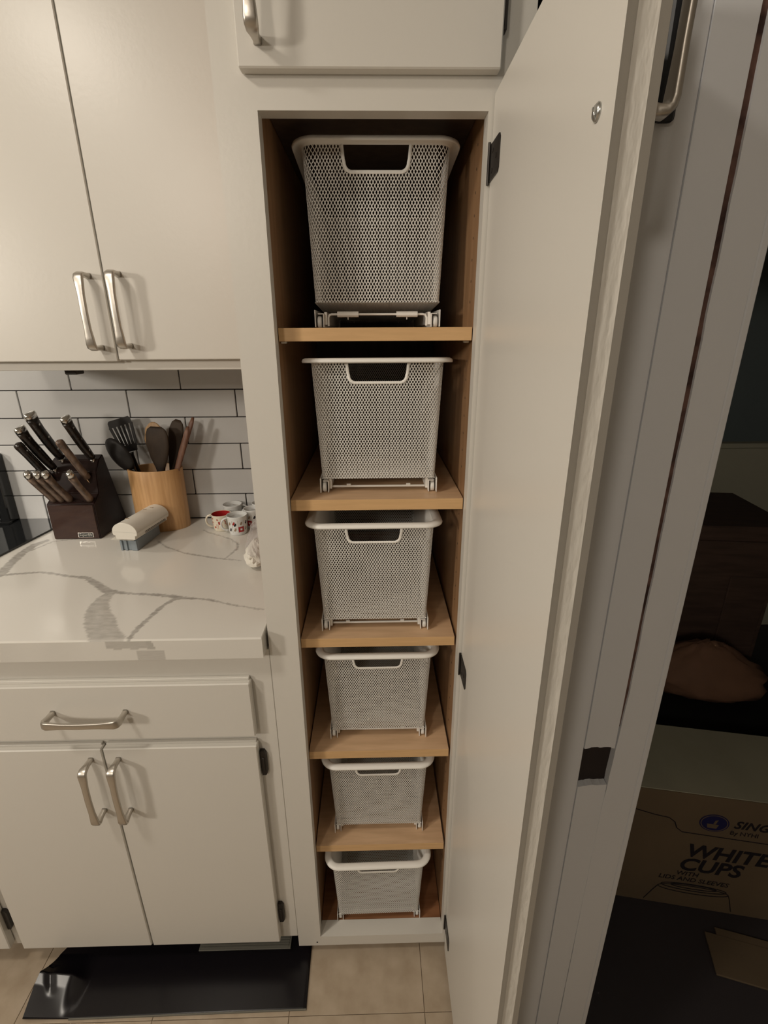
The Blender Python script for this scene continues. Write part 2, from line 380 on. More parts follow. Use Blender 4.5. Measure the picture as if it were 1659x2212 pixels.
# rough painted core edge
bm = bmesh.new(); n = 300; rows = []
nz = np.random.RandomState(3).uniform(-1, 1, (n + 9, 7)); nz = sum(nz[k:k + n + 1] for k in range(9)) / 9 * 2.2 + np.random.RandomState(5).uniform(-.25, .25, (n + 1, 7))
for k in range(n + 1):
    z = 0.0205 + (1.8655 - 0.0205) * k / n
    rows.append([bm.verts.new((0.3376 + j / 6 * 0.0140 + (0.0004 * nz[k, 6 - j] if 0 < j < 6 else 0), -0.3990 - 0.0034 * j / 6 + (0.00042 * nz[k, j] if 0 < j < 6 else 0), z)) for j in range(7)])
for a, b in zip(rows, rows[1:]):
    for j in range(6): bm.faces.new((a[j], a[j + 1], b[j + 1], b[j]))
bk0 = [bm.verts.new((0.3374, -0.3965, z)) for z in (0.0205, 1.8655)]; bk1 = [bm.verts.new((0.3515, -0.3965, z)) for z in (0.0205, 1.8655)]
bm.faces.new([bk0[0], bk1[0], bk1[1], bk0[1]])
part('door_edge', bm, M['paint_edge'], dr, smooth=True)
handle(HD, dr, (0.3626, -0.3780, 1.795))
bm = bmesh.new(); add_lathe(bm, [(0.0002, 0), (0.0065, 0.0), (0.0066, 0.0008), (0.0045, 0.0028), (0.0002, 0.0036)], 20)
add_box(bm, -.0040, .0040, -.0008, .0008, .0022, .0036, mi=1)
o = part('screw', bm, [M['screw'], M['black']], dr, smooth=True, loc=(0.3267, -0.3780, 1.7140)); o.rotation_euler = (0, -math.pi / 2, 0); o.rotation_euler = (Matrix.Rotation(-math.pi/2, 3, 'Y') @ Matrix.Rotation(0.6, 3, 'Z')).to_euler()
for z in (1.7630, 0.905, 0.100):
    bm = bmesh.new(); add_prism(bm, [(-0.0040, z - .001), (-0.0520, z), (-0.0560, z + .005), (-0.0560, z + .039), (-0.0520, z + .044), (-0.0040, z + .045)], 'x', 0.3250, 0.3267)
    for yy, dz in ((-0.018, .010), (-0.018, .034), (-0.040, .022)):
        add_cyl(bm, (0.3252, yy, z + dz), (-1, 0, 0), 0.0032, 0.0008, 10)
    add_cyl(bm, (0.3235, -0.0022, z - .004), (0, 0, 1), 0.0020, 0.052, 8)
    hinge(dr, bm)

# ------------------------------------------------------------------ wall cabinet upper left
wc = thing('wall_cabinet', 'white wall cabinet with two flat doors above the tiled backsplash', 'cabinet')
part('carcass', box(-0.792, -0.0600, 0.2402, 0.6240, 1.4930, 2.6), M['paint'], wc)
part('face_frame', box(-0.792, -0.0600, 0.2202, 0.2400, 1.4905, 2.6, 0.001), M['paint'], wc)
for x0, x1, zb, hx in ((-0.776, -0.3528, 1.5085, -0.3790), (-0.3500, -0.0700, 1.5112, -0.3225)):
    d = part('door', box(x0, x1, 0.2012, 0.2198, zb, 2.57, 0.0015), M['paint'], wc)
    handle(HV, d, (hx, 0.2012, 1.5985 if hx < -.35 else 1.6015))
part('bracket', box(-0.500, -0.474, 0.262, 0.292, 1.4790, 1.4903, 0.002), M['bronze'], wc)

# ------------------------------------------------------------------ base cabinets
bc = thing('base_cabinet', 'white base cabinet with one wide drawer above two doors under the counter', 'cabinet')
part('face_frame', box(-0.7650, -0.0588, 0.0005, 0.0200, 0.0790, 0.9680, 0.001), M['paint'], bc)
part('carcass', box(-0.7650, -0.0588, 0.0202, 0.6200, 0.0800, 0.9680), M['paint'], bc)
part('toe_board', box(-0.7650, -0.0588, 0.0750, 0.0900, 0.0060, 0.0795), M['black'], bc)
dw = part('drawer', box(-0.7506, -0.0999, -0.0190, 0.0000, 0.7652, 0.9010, 0.0022), M['paint'], bc)
part('bead', box(-0.7480, -0.1030, -0.0080, 0.0001, 0.9010, 0.9075, 0.001), M['paint'], dw)
handle(HH, dw, (-0.4295, -0.0190, 0.8375))
for x0, x1, hx in ((-0.7506, -0.4265, -0.4520), (-0.4232, -0.1003, -0.3940)):
    d = part('door', box(x0, x1, -0.0190, 0.0000, 0.0914, 0.7397, 0.0020), M['paint'], bc)
    part('bead', box(x0 + .003, x1 - .003, -0.0080, 0.0001, 0.7397, 0.7450, 0.001), M['paint'], d)
    handle(HV2, d, (hx, -0.0190, 0.6400))
    if hx > -.42:
        for z in (0.646, 0.150):
            bm = bmesh.new(); add_prism(bm, [(-0.0985, z), (-0.0900, z), (-0.0860, z + .008), (-0.0860, z + .060), (-0.0900, z + .068), (-0.0985, z + .068)], 'y', -0.0080, 0.0004)
            add_box(bm, -.0960, -.0905, -.0100, -.0075, z + .014, z + .050, .001)
            hinge(d, bm)
bc2 = thing('base_cabinet', 'white cabinet at the lower left photo edge, only a door edge and hinge showing', 'cabinet')
part('face_frame', box(-1.560, -0.7655, 0.0005, 0.0200, 0.0790, 0.9680, 0.001), M['paint'], bc2)
part('carcass', box(-1.560, -0.7655, 0.0202, 0.6200, 0.0800, 0.9680), M['paint'], bc2)
part('toe_board', box(-1.560, -0.7655, 0.0750, 0.0900, 0.0005, 0.0795), M['black'], bc2)
d = part('door', box(-1.150, -0.7830, -0.0190, 0.0000, 0.0925, 0.7400, 0.0020), M['paint'], bc2)
for z in (0.150, 0.646):
    bm = bmesh.new(); add_prism(bm, [(-0.7815, z), (-0.7740, z), (-0.7700, z + .008), (-0.7700, z + .060), (-0.7740, z + .068), (-0.7815, z + .068)], 'y', -0.0080, 0.0004)
    hinge(d, bm)

# ------------------------------------------------------------------ countertop with grey veins in the stone
V = []
def vein(pts, wd): V.append((np.array(pts), np.array(wd)))
vein([(-0.7790,0.2418),(-0.7507,0.2481),(-0.7067,0.2565),(-0.6605,0.2624),(-0.6203,0.2515),(-0.5794,0.2383),(-0.5341,0.2299),(-0.4915,0.1966),(-0.4510,0.1630),(-0.4122,0.1535),(-0.3739,0.1483),(-0.3306,0.1429),(-0.2952,0.1358),(-0.2796,0.1293),(-0.2424,0.1243),(-0.2106,0.1194),(-0.1762,0.1048),(-0.1432,0.0925),(-0.0812,0.0740)], [0.005, 0.005, 0.005, 0.004, 0.004, 0.004, 0.006, 0.009, 0.01, 0.005, 0.004, 0.005, 0.006, 0.008, 0.003, 0.003, 0.003, 0.002, 0.002])
vein([(-0.7507,0.2481),(-0.7689,0.3062),(-0.7828,0.3698),(-0.7854,0.4300),(-0.7715,0.4584)], [0.012, 0.012, 0.012, 0.012, 0.008])
vein([(-0.4404,0.1585),(-0.4422,0.1261),(-0.4370,0.0971),(-0.4243,0.0693),(-0.4002,0.0341),(-0.3776,0.0011),(-0.3537,-0.0284)], [0.01, 0.016, 0.02, 0.024, 0.028, 0.026, 0.03])
vein([(-0.2839,0.1275),(-0.3003,0.0932),(-0.3085,0.0485),(-0.3142,0.0153),(-0.3155,-0.0114),(-0.3150,-0.0295)], [0.006, 0.005, 0.005, 0.006, 0.005, 0.004])
vein([(-0.4569,0.4485),(-0.4131,0.4029),(-0.3483,0.3623),(-0.3066,0.3467),(-0.2529,0.3283),(-0.1894,0.3127)], [0.0015, 0.0025, 0.003, 0.0035, 0.003, 0.0015])
vein([(-0.3522,0.5241),(-0.3328,0.5056),(-0.2916,0.4800),(-0.2508,0.4519),(-0.2240,0.4188),(-0.2184,0.3878),(-0.2276,0.3443),(-0.2329,0.3249)], [0.002, 0.003, 0.0015, 0.002, 0.003, 0.003, 0.002, 0.002])
vein([(-0.7741,0.3841),(-0.7477,0.4511),(-0.6547,0.4813)], [0.003, 0.002, 0.001])
def vein_value(X, Y):
    out = np.zeros_like(X)
    jx = 0.0022 * np.sin(X * 310 + 3 * np.sin(Y * 170)) + 0.0012 * np.sin(Y * 730 + X * 400)
    jy = 0.0022 * np.sin(Y * 290 + 2 * np.sin(X * 210)) + 0.0012 * np.sin(X * 660 - Y * 350)
    Xj, Yj = X + jx * .6, Y + jy * .6
    for pts, wd in V:
        for a, b, wa, wb_ in zip(pts[:-1], pts[1:], wd[:-1], wd[1:]):
            d = b - a; L2 = d @ d + 1e-12
            t = np.clip(((Xj - a[0]) * d[0] + (Yj - a[1]) * d[1]) / L2, 0, 1)
            dist = np.hypot(Xj - a[0] - t * d[0], Yj - a[1] - t * d[1])
            ww = wa + (wb_ - wa) * t
            s = np.clip((ww - dist) / 0.0022 + .5, 0, 1) * np.where(ww > .012, .62, .85)
            out = np.maximum(out, s)
    return out
CT, CB, YF, YBK, XR, XL_ = 1.0140, 0.9690, -0.0287, 0.6235, -0.0632, -1.56
xs = np.concatenate([np.linspace(XL_, -0.86, 20), np.linspace(-0.857, XR - .004, 300), [XR - .0012, XR]])
ys = np.concatenate([[YF], np.linspace(YF + .0035, YBK, 250)])
nx, ny = len(xs), len(ys)
GX, GY = np.meshgrid(xs, ys)
verts = np.stack([GX.ravel(), GY.ravel(), np.full(nx * ny, CT)], 1)
rim_ = (GX.ravel() >= XR - 1e-6) | (GY.ravel() <= YF + 1e-6)
verts[rim_, 2] -= 0.0022
idx = np.arange(nx * ny).reshape(ny, nx)
faces = np.stack([idx[:-1, :-1], idx[:-1, 1:], idx[1:, 1:], idx[1:, :-1]], -1).reshape(-1, 4)
val = vein_value(GX.ravel(), GY.ravel())
# front face grid, veins run on down the edge
zf = np.linspace(CT - .0022, CB, 16)
FX, FZ = np.meshgrid(xs, zf)
fv = np.stack([FX.ravel(), np.full(FX.size, YF), FZ.ravel()], 1)
fi = np.arange(FX.size).reshape(16, nx) + len(verts)
ff = np.stack([fi[1:, :-1], fi[1:, 1:], fi[:-1, 1:], fi[:-1, :-1]], -1).reshape(-1, 4)
def front_val(x, z):
    u = CT - z
    a = ((x > -0.360) & (x < -0.277 - .1 * np.abs(u - .010)) & (u < .019 + .002 * np.sin(x * 200))) * .6
    b = (np.abs(x - (-0.277 + .35 * (u - .006))) < .006) * (u < .02) * .7
    c = ((x > -0.304) & (x < -0.250) & (u > .024)) * .55
    d = np.clip(.10 + .10 * np.sin(x * 37 + 11 * u) * np.sin(x * 13), 0, .2) * (x < -.38)
    return np.maximum.reduce([a, b, c, d])
fval = front_val(FX.ravel(), FZ.ravel())
# right end, back and bottom
b0 = len(verts) + len(fv)
ex = np.array([[XR, y, z] for y in (YF, YBK) for z in (CT - .0022, CB)] + [[XL_, YBK, CB], [XL_, YF, CB], [XL_, YBK, CT], [XL_, YF, CT]])
ef = [(b0, b0 + 1, b0 + 3, b0 + 2), (b0 + 1, b0 + 5, b0 + 4, b0 + 3), (b0 + 4, b0 + 5, b0 + 7, b0 + 6)]
me = bpy.data.meshes.new('countertop')
me.from_pydata(np.concatenate([verts, fv, ex]).tolist(), [], faces.tolist() + ff.tolist() + ef)
at = me.attributes.new('vein', 'FLOAT', 'POINT'); at.data.foreach_set('value', np.concatenate([val, fval, np.zeros(len(ex))]).astype(np.float32))
tag(link('countertop', me, M['quartz']), 'white quartz countertop with grey marble veins over the base cabinet', 'countertop')

# ------------------------------------------------------------------ cooktop at the left edge
ck = thing('cooktop', 'black glass cooktop with upright grey backguard left of the knife block', 'cooktop', (0, 0, 0))
part('glass_top', add_prism(bmesh.new(), [(-1.50, 0.02), (-0.838, 0.02), (-0.8255, 0.354), (-0.8020, 0.545), (-0.8020, 0.6225), (-1.50, 0.6225)], 'z', 1.0142, 1.0195), M['glass_black'], ck)
bg = part('backguard', box(-1.50, -0.9550, 0.585, 0.6235, 1.0197, 1.2300, 0.003), M['glass_black'], ck)
part('panel', box(-1.49, -0.9830, 0.5825, 0.5849, 1.030, 1.218, 0.001), M['guard'], bg)
part('ledge', box(-1.49, -0.9500, 0.570, 0.5849, 1.0197, 1.028, 0.001), M['glass_black'], bg)
hd = thing('range_hood', 'range hood above the cooktop, outside the left of the photo', 'hood')
part('canopy', add_prism(bmesh.new(), [(0.16, 1.68), (0.622, 1.68), (0.622, 1.82), (0.24, 1.82)], 'x', -1.50, -0.80), M['paint'], hd)

# ------------------------------------------------------------------ mesh baskets
def rrect(a, b, r, nc=10):
    """rounded rectangle segments as functions of fraction; returns list of (kind, params, length)"""
    segs = []
    segs.append(('l', (-(a - r), -b), (a - r, -b), (0, -1)))
    segs.append(('c', (a - r, -(b - r)), -90))
    segs.append(('l', (a, -(b - r)), (a, b - r), (1, 0)))
    segs.append(('c', (a - r, b - r), 0))
    segs.append(('l', (a - r, b), (-(a - r), b), (0, 1)))
    segs.append(('c', (-(a - r), b - r), 90))
    segs.append(('l', (-a, b - r), (-a, -(b - r)), (-1, 0)))
    segs.append(('c', (-(a - r), -(b - r)), 180))
    return segs
def seg_eval(sg, f, r):
    if sg[0] == 'l':
        return (sg[1][0] + (sg[2][0] - sg[1][0]) * f, sg[1][1] + (sg[2][1] - sg[1][1]) * f), sg[3]
    an = math.radians(sg[2] + 90 * f)
    return (sg[1][0] + r * math.cos(an), sg[1][1] + r * math.sin(an)), (math.cos(an), math.sin(an))
ZB, ZT = 0.0300, 0.2415
AB, AT = 0.1065, 0.1180      # half widths bottom / top
BB, BT = 0.1960, 0.2080      # half depths
YC = BT + 0.014              # local y of basket centre; local y=0 at the rim front
def dims(v): return AB + (AT - AB) * v, BB + (BT - BB) * v, 0.010 + 0.012 * v
PX, PZ = 0.00515, 0.0087
counts = {'l0': 0}
def basket_lattice():
    a0, b0_, r0 = dims(.6)
    ncol = []
    for i, sg in enumerate(rrect(a0, b0_, r0)):
        L = math.dist(sg[1], sg[2]) if sg[0] == 'l' else r0 * math.pi / 2
        ncol.append(max(2, 2 * int(round(L / PX))))
    N = sum(ncol); rows = 2 * int(round((ZT - ZB) / PZ))
    pos = np.zeros((rows + 1, N, 3)); nor = np.zeros((rows + 1, N, 3))
    for j in range(rows + 1):
        v = j / rows; a, b, r = dims(v); k = 0
        for sg, c in zip(rrect(a, b, r), ncol):
            for q in range(c):
                p, n = seg_eval(sg, q / c, r)
                pos[j, k] = (p[0], p[1] + YC, ZB + (ZT - ZB) * v); nor[j, k] = (n[0], n[1], -0.05); k += 1
    st = []; wid = []; HW = 0.00072
    hz0 = 0.2065
    def cut(p):
        if p[1] > YC - 0.18 or p[2] < hz0: return False
        f = (p[2] - hz0) / (ZT - hz0)
        hw = 0.0505 + 0.0035 * f
        if abs(p[0]) > hw: return False
        rr = 0.012
        if p[2] < hz0 + rr and abs(p[0]) > hw - rr:
            return math.hypot(abs(p[0]) - (hw - rr), p[2] - (hz0 + rr)) < rr
        return True
    for j in range(rows):
        for k in range(N):
            if (j + k) % 2: continue
            for dk in (1, -1):
                k2 = (k + dk) % N
                p, q = pos[j, k], pos[j + 1, k2]
                if cut((p + q) / 2): continue
                st.append((p, q, nor[j, k])); wid.append(HW)
    # bottom sheet
    a, b, r = dims(0)
    nxb = 2 * int(round(2 * a / PX)); nyb = 2 * int(round(2 * b / PZ))
    for i in range(nxb):
        for j in range(nyb):
            if (i + j) % 2: continue
            for dj in (1, -1):
                if not 0 <= j + dj <= nyb: continue
                p = np.array((-a + 2 * a * i / nxb, YC - b + 2 * b * j / nyb, ZB)); q = np.array((-a + 2 * a * (i + 1) / nxb, YC - b + 2 * b * (j + dj) / nyb, ZB))
                st.append((p, q, np.array((0, 0, -1.0)))); wid.append(0.00125)
    P0 = np.array([s[0] for s in st]); P1 = np.array([s[1] for s in st]); NN = np.array([s[2] for s in st])
    D = P1 - P0; D /= np.linalg.norm(D, axis=1)[:, None]
    Wv = np.cross(D, NN); Wv /= np.linalg.norm(Wv, axis=1)[:, None]
    hw = np.array(wid)[:, None]; th = 0.0010
    NN = NN / np.linalg.norm(NN, axis=1)[:, None]
    vv = np.stack([P0 - Wv * hw, P0 + Wv * hw, P0 - NN * th, P1 - Wv * hw, P1 + Wv * hw, P1 - NN * th], 1).reshape(-1, 3)
    base = np.arange(len(st))[:, None, None] * 6
    fq = np.array([[0, 1, 4, 3], [1, 2, 5, 4], [2, 0, 3, 5]])[None] + base
    me = bpy.data.meshes.new('mesh_body')
    n = len(st)
    me.vertices.add(6 * n); me.vertices.foreach_set('co', vv.astype(np.float32).ravel())
    me.loops.add(12 * n); me.loops.foreach_set('vertex_index', fq.astype(np.int32).ravel())
    me.polygons.add(3 * n); me.polygons.foreach_set('loop_start', np.arange(0, 12 * n, 4, dtype=np.int32))
    me.update(); me.validate()
    return me
def loop_pts(a, b, r, z, n=12):
    out = []
    for sg in rrect(a, b, r):
        m = 2 if sg[0] == 'l' else n
        for q in range(m):
            p, nn = seg_eval(sg, q / m, r); out.append((p, nn, z))
    return out
def rim_mesh():
    bm = bmesh.new(); a, b, r = dims(1.0)
    lp_ = loop_pts(a, b, r, ZT)
    prof = [(-.0010, -.0015), (-.0012, .0020), (.0010, .0050), (.0050, .0062), (.0110, .0058), (.0150, .0038), (.0165, .0005), (.0158, -.0022), (.0140, -.0014), (.0120, .0012), (.0060, .0026), (.0022, .0010), (.0014, -.0030)]
    rings = []
    for p, nn, z in lp_:
        rings.append([bm.verts.new((p[0] + nn[0] * o, p[1] + nn[1] * o + YC, z + dz)) for o, dz in prof])
    m = len(prof)
    for a_, b_ in zip(rings, rings[1:] + rings[:1]):
        for k in range(m): bm.faces.new((a_[k], b_[k], b_[(k + 1) % m], a_[(k + 1) % m]))
    bmesh.ops.recalc_face_normals(bm, faces=bm.faces)
    me = bpy.data.meshes.new('rim'); bm.to_mesh(me); bm.free()
    for p in me.polygons: p.use_smooth = True
    me.materials.append(M['mesh']); return me
def hole_trim_mesh(front=True):
    bm = bmesh.new(); sgn = -1 if front else 1
    def pt(x, z):
        v = (z - ZB) / (ZT - ZB); return (x, YC + sgn * (BB + (BT - BB) * v + .0004), z)
    z0, rr, hb, ht = 0.2055, 0.012, 0.0510, 0.0545
    pts = [pt(-ht, ZT + .001), pt(-hb - .0012, z0 + rr + .004)]
    for k in range(0, 9):
        an = math.pi + (math.pi / 2) * k / 8; pts.append(pt(-hb + rr + rr * math.cos(an), z0 + rr + rr * math.sin(an)))
    for k in range(0, 9):
        an = 1.5 * math.pi + (math.pi / 2) * k / 8; pts.append(pt(hb - rr + rr * math.cos(an), z0 + rr + rr * math.sin(an)))
    pts += [pt(hb + .0012, z0 + rr + .004), pt(ht, ZT + .001)]
    add_sweep(bm, pts, (0.0014, 0.0027), side=(0, 1, 0), n=8, power=3)
    me = bpy.data.meshes.new('handle_trim'); bm.to_mesh(me); bm.free(); me.materials.append(M['mesh'])
    for p in me.polygons: p.use_smooth = True
    return me
def runner_mesh(s):
    bm = bmesh.new(); y0, y1 = 0.030, 0.400
    xo, xi = s * 0.1095, s * 0.0965
    def bx(xa, xb, *r): add_box(bm, min(xa, xb), max(xa, xb), *r)
    bx(xo, xo + s * .0014, y0 - .004, y1, 0.0020, 0.0300)
    bx(xi, xi - s * .0014, y0, y1, 0.0015, 0.0230)
    bx(xi - s * .0014, xo - s * .004, y0, y1, 0.0232, 0.0246)
    bx(xi - s * .0016, xi - s * .0062, y0 + .010, y1, 0.0060, 0.0270)
    me = bpy.data.meshes.new('runner'); bm.to_mesh(me); bm.free(); me.materials.append(M['mesh']); return me
def wheel_mesh():
    bm = bmesh.new(); add_lathe(bm, [(0.002, -.0036), (0.0090, -.0036), (0.0102, -.0022), (0.0102, .0022), (0.0090, .0036), (0.002, .0036)], 20)
    bm.transform(Matrix.Rotation(math.pi / 2, 4, 'Y'))
    me = bpy.data.meshes.new('wheel'); bm.to_mesh(me); bm.free(); me.materials.append(M['wheel'])
    for p in me.polygons: p.use_smooth = True
    return me
def bar_mesh(high):
    bm = bmesh.new(); s = 0.0885
    if high:
        zt = 0.0235
        pts = [(-s, .046, .004), (-s, .046, zt - .006), (-s + .002, .046, zt - .0015), (-s + .006, .046, zt)] + [(s - .006, .046, zt), (s - .002, .046, zt - .0015), (s, .046, zt - .006), (s, .046, .004)]
        add_sweep(bm, pts, (.0020, .0020), n=8)
        for x in (-.053, .053): add_sweep(bm, [(x - .019, .046, zt), (x + .019, .046, zt)], (.0050, .0050), n=10)
        for x in (-.053, .053): add_cyl(bm, (x, .046, zt - .005), (0, 0, -1), .0008, .004, 6)
    else:
        zt = 0.0075
        add_sweep(bm, [(-.0900, .050, zt), (.0900, .050, zt)], (.0022, .0022), n=8)
        for x in (-.058, .058): add_sweep(bm, [(x - .004, .050, zt + .003), (x + .004, .050, zt + .003)], (.0022, .0022), n=8)
    me = bpy.data.meshes.new('crossbar'); bm.to_mesh(me); bm.free(); me.materials.append(M['mesh']); return me
LAT = basket_lattice(); LAT.materials.append(M['mesh'])
RIM = rim_mesh(); TRF = hole_trim_mesh(True)
RUN = {s: runner_mesh(s) for s in (-1, 1)}; WH = wheel_mesh(); BAR = {h: bar_mesh(h) for h in (False, True)}
def ref(name, me, parent, loc=(0, 0, 0)):
    o = bpy.data.objects.new(name, me); COL.objects.link(o); o.parent = parent; o.location = loc; return o
BK = [(0.1640, 0.0760, 1.5676, 0, 'wire mesh basket on the topmost shelf, seen from below with its underside showing'),
      (0.1630, 0.0390, 1.2711, 0, 'wire mesh basket on the second shelf from the top, rim seen edge-on'),
      (0.1530, 0.0270, 0.9711, 0, 'white wire mesh basket on the third shelf from the top, left wheel channel sticking out'),
      (0.1575, 0.0370, 0.6716, 0, 'white wire mesh basket on the fourth shelf from the top, just below the middle hinge'),
      (0.1560, 0.0335, 0.3710, 0, 'white wire mesh basket on the lowest wooden shelf, second basket from the bottom'),
      (0.1535, 0.0090, 0.0727, 0.012, 'white wire mesh basket on the reddish cabinet floor at the very bottom')]
for i, (x, y, z, rz, lab) in enumerate(BK):
    b = thing('mesh_basket', lab, 'basket', (x, y, z), rz, 'mesh baskets in the pantry')
    dz = 0.0120 if i == 0 else 0.0
    th_ = math.radians(-(3.6, 2.7, 1.6, 0.6, 0, 0)[i]); piv = Vector((0, .025, ZB))
    rot = Matrix.Rotation(th_, 3, 'X'); lc = Vector((0, 0, dz)) + piv - rot @ piv
    for nm_, me_ in (('mesh_body', LAT), ('rim', RIM), ('handle_trim', TRF)):
        o = ref(nm_, me_, b, lc); o.rotation_euler = (th_, 0, 0)
        if i == 0: o.scale = (1.02, 1, 1.105); o.location.z -= .105 * ZB
    for s in (-1, 1):
        r = ref('runner', RUN[s], b)
        for yy in (.041, .385): ref('wheel', WH, r, (s * .1032, yy, .0102))
    ref('crossbar', BAR[i == 0], b)
    ref('crossbar', BAR[i == 0], b, (0, 0.31, 0))

# ------------------------------------------------------------------ things on the counter
ZC = 1.0141
def kb():
    k = thing('knife_block', 'dark brown slanted knife block with small metal name plate', 'knife block', (0, 0, 0))
    # side outline in y,z : low front box, stepped slot faces, long sloping back
    outl = [(0.467, ZC), (0.467, 1.1185), (0.502, 1.1395), (0.510, 1.1990), (0.536, 1.2280), (0.560, 1.2385), (0.6180, 1.0300), (0.6180, ZC)]
    bm = bmesh.new(); add_prism(bm, outl, 'x', -0.7530, -0.6220)
    bmesh.ops.bevel(bm, geom=list(bm.edges), offset=0.0022, segments=2, affect='EDGES')
    part('block', bm, M['blockwood'], k)
    part('front_board', box(-0.7510, -0.6260, 0.4650, 0.4670, ZC + .002, 1.1160, .0008), M['blockface'], k)
    for x in np.linspace(-0.735, -0.637, 6):
        part('slot', box(x - .0014, x + .0014, 0.4735, 0.4900, 1.1237, 1.1247), M['black'], k)
    p = part('name_plate', box(-0.6830, -0.6400, 0.4638, 0.4649, 1.0205, 1.0345, .0003), M['steel'], k)
    part('plate_field', box(-0.6812, -0.6418, 0.4634, 0.4639, 1.0219, 1.0331), M['black'], p)
    text_mesh('Superlife', 0.0112, Matrix.Translation((-0.6615, 0.4632, 1.0246)) @ FACE_Y, M['gasket'], p, shear=.25, align='CENTER', space=.95)
kb()
def knife(base, tip, style, label, sc=1.0):
    base, tip = Vector(base), Vector(tip); d = (tip - base); L = d.length; d.normalize()
    k = thing('kitchen_knife', label, 'knife', base, group='knives in the block')
    side = Vector((1, 0, 0)); up = side.cross(d)      # up: blade-plane normal direction in y,z
    def P(t, o): return d * (L * t) + up * o
    sg = -1
    if style == 'big':
        hw = [(.00, .0085), (.08, .0100), (.25, .0125), (.45, .0135), (.65, .0130), (.80, .0140), (.90, .0165)]
        off = [0, 0, .0006, .001, .0006, -.001, -.003]
        bm = bmesh.new(); add_sweep(bm, [P(t, o) for (t, _), o in zip(hw, off)], [(.0105 * sc, 1.08 * h * sc) for _, h in hw], side=side, n=14, power=2.6)
        part('grip', bm, M['handle_dark'], k, smooth=True)
        bm = bmesh.new(); add_sweep(bm, [P(.9005, -.003), P(.95, -.005), P(.99, -.006), P(1.0, -.0065)], [(.0106 * sc, .0180 * sc), (.0108 * sc, .0186 * sc), (.0095 * sc, .0178 * sc), (.005 * sc, .013 * sc)], side=side, n=14, power=2.6)
        part('end_cap', bm, M['steel'], k, smooth=True)
        bm = bmesh.new(); add_sweep(bm, [P(-.16, 0), P(-.06, 0), P(-.002, 0)], [(.0035, .0110), (.0060, .0095), (.0080, .0086)], side=side, n=12, power=2.6)
        part('bolster', bm, M['steel'], k, smooth=True)
        for t in (.22, .50, .78):
            bm = bmesh.new(); add_cyl(bm, P(t, 0) - side * .0110 * sc, side, .0028, .0220 * sc, 12); part('rivet', bm, M['steel'], k)
    elif style == 'mid':
        hw = [(.00, .0098), (.15, .0092), (.45, .0100), (.70, .0092), (.84, .0100), (.93, .0112), (.98, .0095), (1.0, .005)]
        bm = bmesh.new(); add_sweep(bm, [P(t, -.002 * t) for t, _ in hw], [(.0098 * sc if t < .99 else .005, 1.05 * h * sc) for t, h in hw], side=side, n=14, power=2.6)
        part('grip', bm, M['handle_brown' if sc < .99 else 'handle_dark'], k, smooth=True)
        for t in (.12, .82):
            bm = bmesh.new(); add_cyl(bm, P(t, -.001) - side * .0101 * sc, side, .0022, .0202 * sc, 12); part('rivet', bm, M['steel'], k)
        bm = bmesh.new(); add_sweep(bm, [P(-.12, 0), P(-.002, 0)], (.0010, .0075), side=side, n=8, power=3); part('blade', bm, M['steel'], k)
    else:
        hw = [(.00, .0085), (.10, .0088), (.30, .0072), (.55, .0070), (.75, .0078), (.86, .0088)]
        off = [0, 0, .001, .0015, .0005, -.001]
        bm = bmesh.new(); add_sweep(bm, [P(t, o) for (t, _), o in zip(hw, off)], [(.0082, 1.18 * h) for _, h in hw], side=side, n=14, power=2.6)
        part('grip', bm, M['handle_brown'], k, smooth=True)
        bm = bmesh.new(); add_sweep(bm, [P(.8605, -.001), P(.93, -.002), P(.985, -.003), P(1.0, -.003)], [(.0084, .0105), (.0090, .0115), (.0072, .0092), (.0035, .005)], side=side, n=14)
        part('end_cap', bm, M['steel'], k, smooth=True)
        bm = bmesh.new(); add_sweep(bm, [P(-.14, 0), P(-.002, 0)], (.0010, .0062), side=side, n=8, power=3); part('blade', bm, M['steel'], k)
knife((-0.722, 0.528, 1.2360), (-0.7330, 0.4550, 1.3680), 'big', 'largest black knife with steel end cap, at the back left of the block')
knife((-0.7370, 0.5100, 1.2110), (-0.7570, 0.4400, 1.3340), 'big', 'black knife with steel end cap, second highest at the left of the block', .92)
knife((-0.7440, 0.4980, 1.1850), (-0.7600, 0.4270, 1.2960), 'mid', 'dark handled knife with rounded wooden end, lowest of the big knives at the left', 1.0)
knife((-0.6390, 0.533, 1.2330), (-0.6490, 0.4620, 1.3560), 'big', 'black knife with steel end cap, alone at the back right of the block', .9)
knife((-0.6440, 0.5000, 1.1860), (-0.6540, 0.4280, 1.3030), 'mid', 'grey-brown wooden handled knife sticking out below the right black one', .9)
for i, (bx_, tx_, lab) in enumerate(((-0.735, -0.7350, 'steak knife at the left end of the row of three'), (-0.7135, -0.7115, 'steak knife in the middle of the row of three'), (-0.692, -0.6900, 'steak knife at the right end of the row of three'), (-0.637, -0.6270, 'steak knife standing alone at the right of the front row'))):
    knife((bx_, 0.4800, 1.1275), (tx_, 0.3960, 1.2275), 'steak', lab)

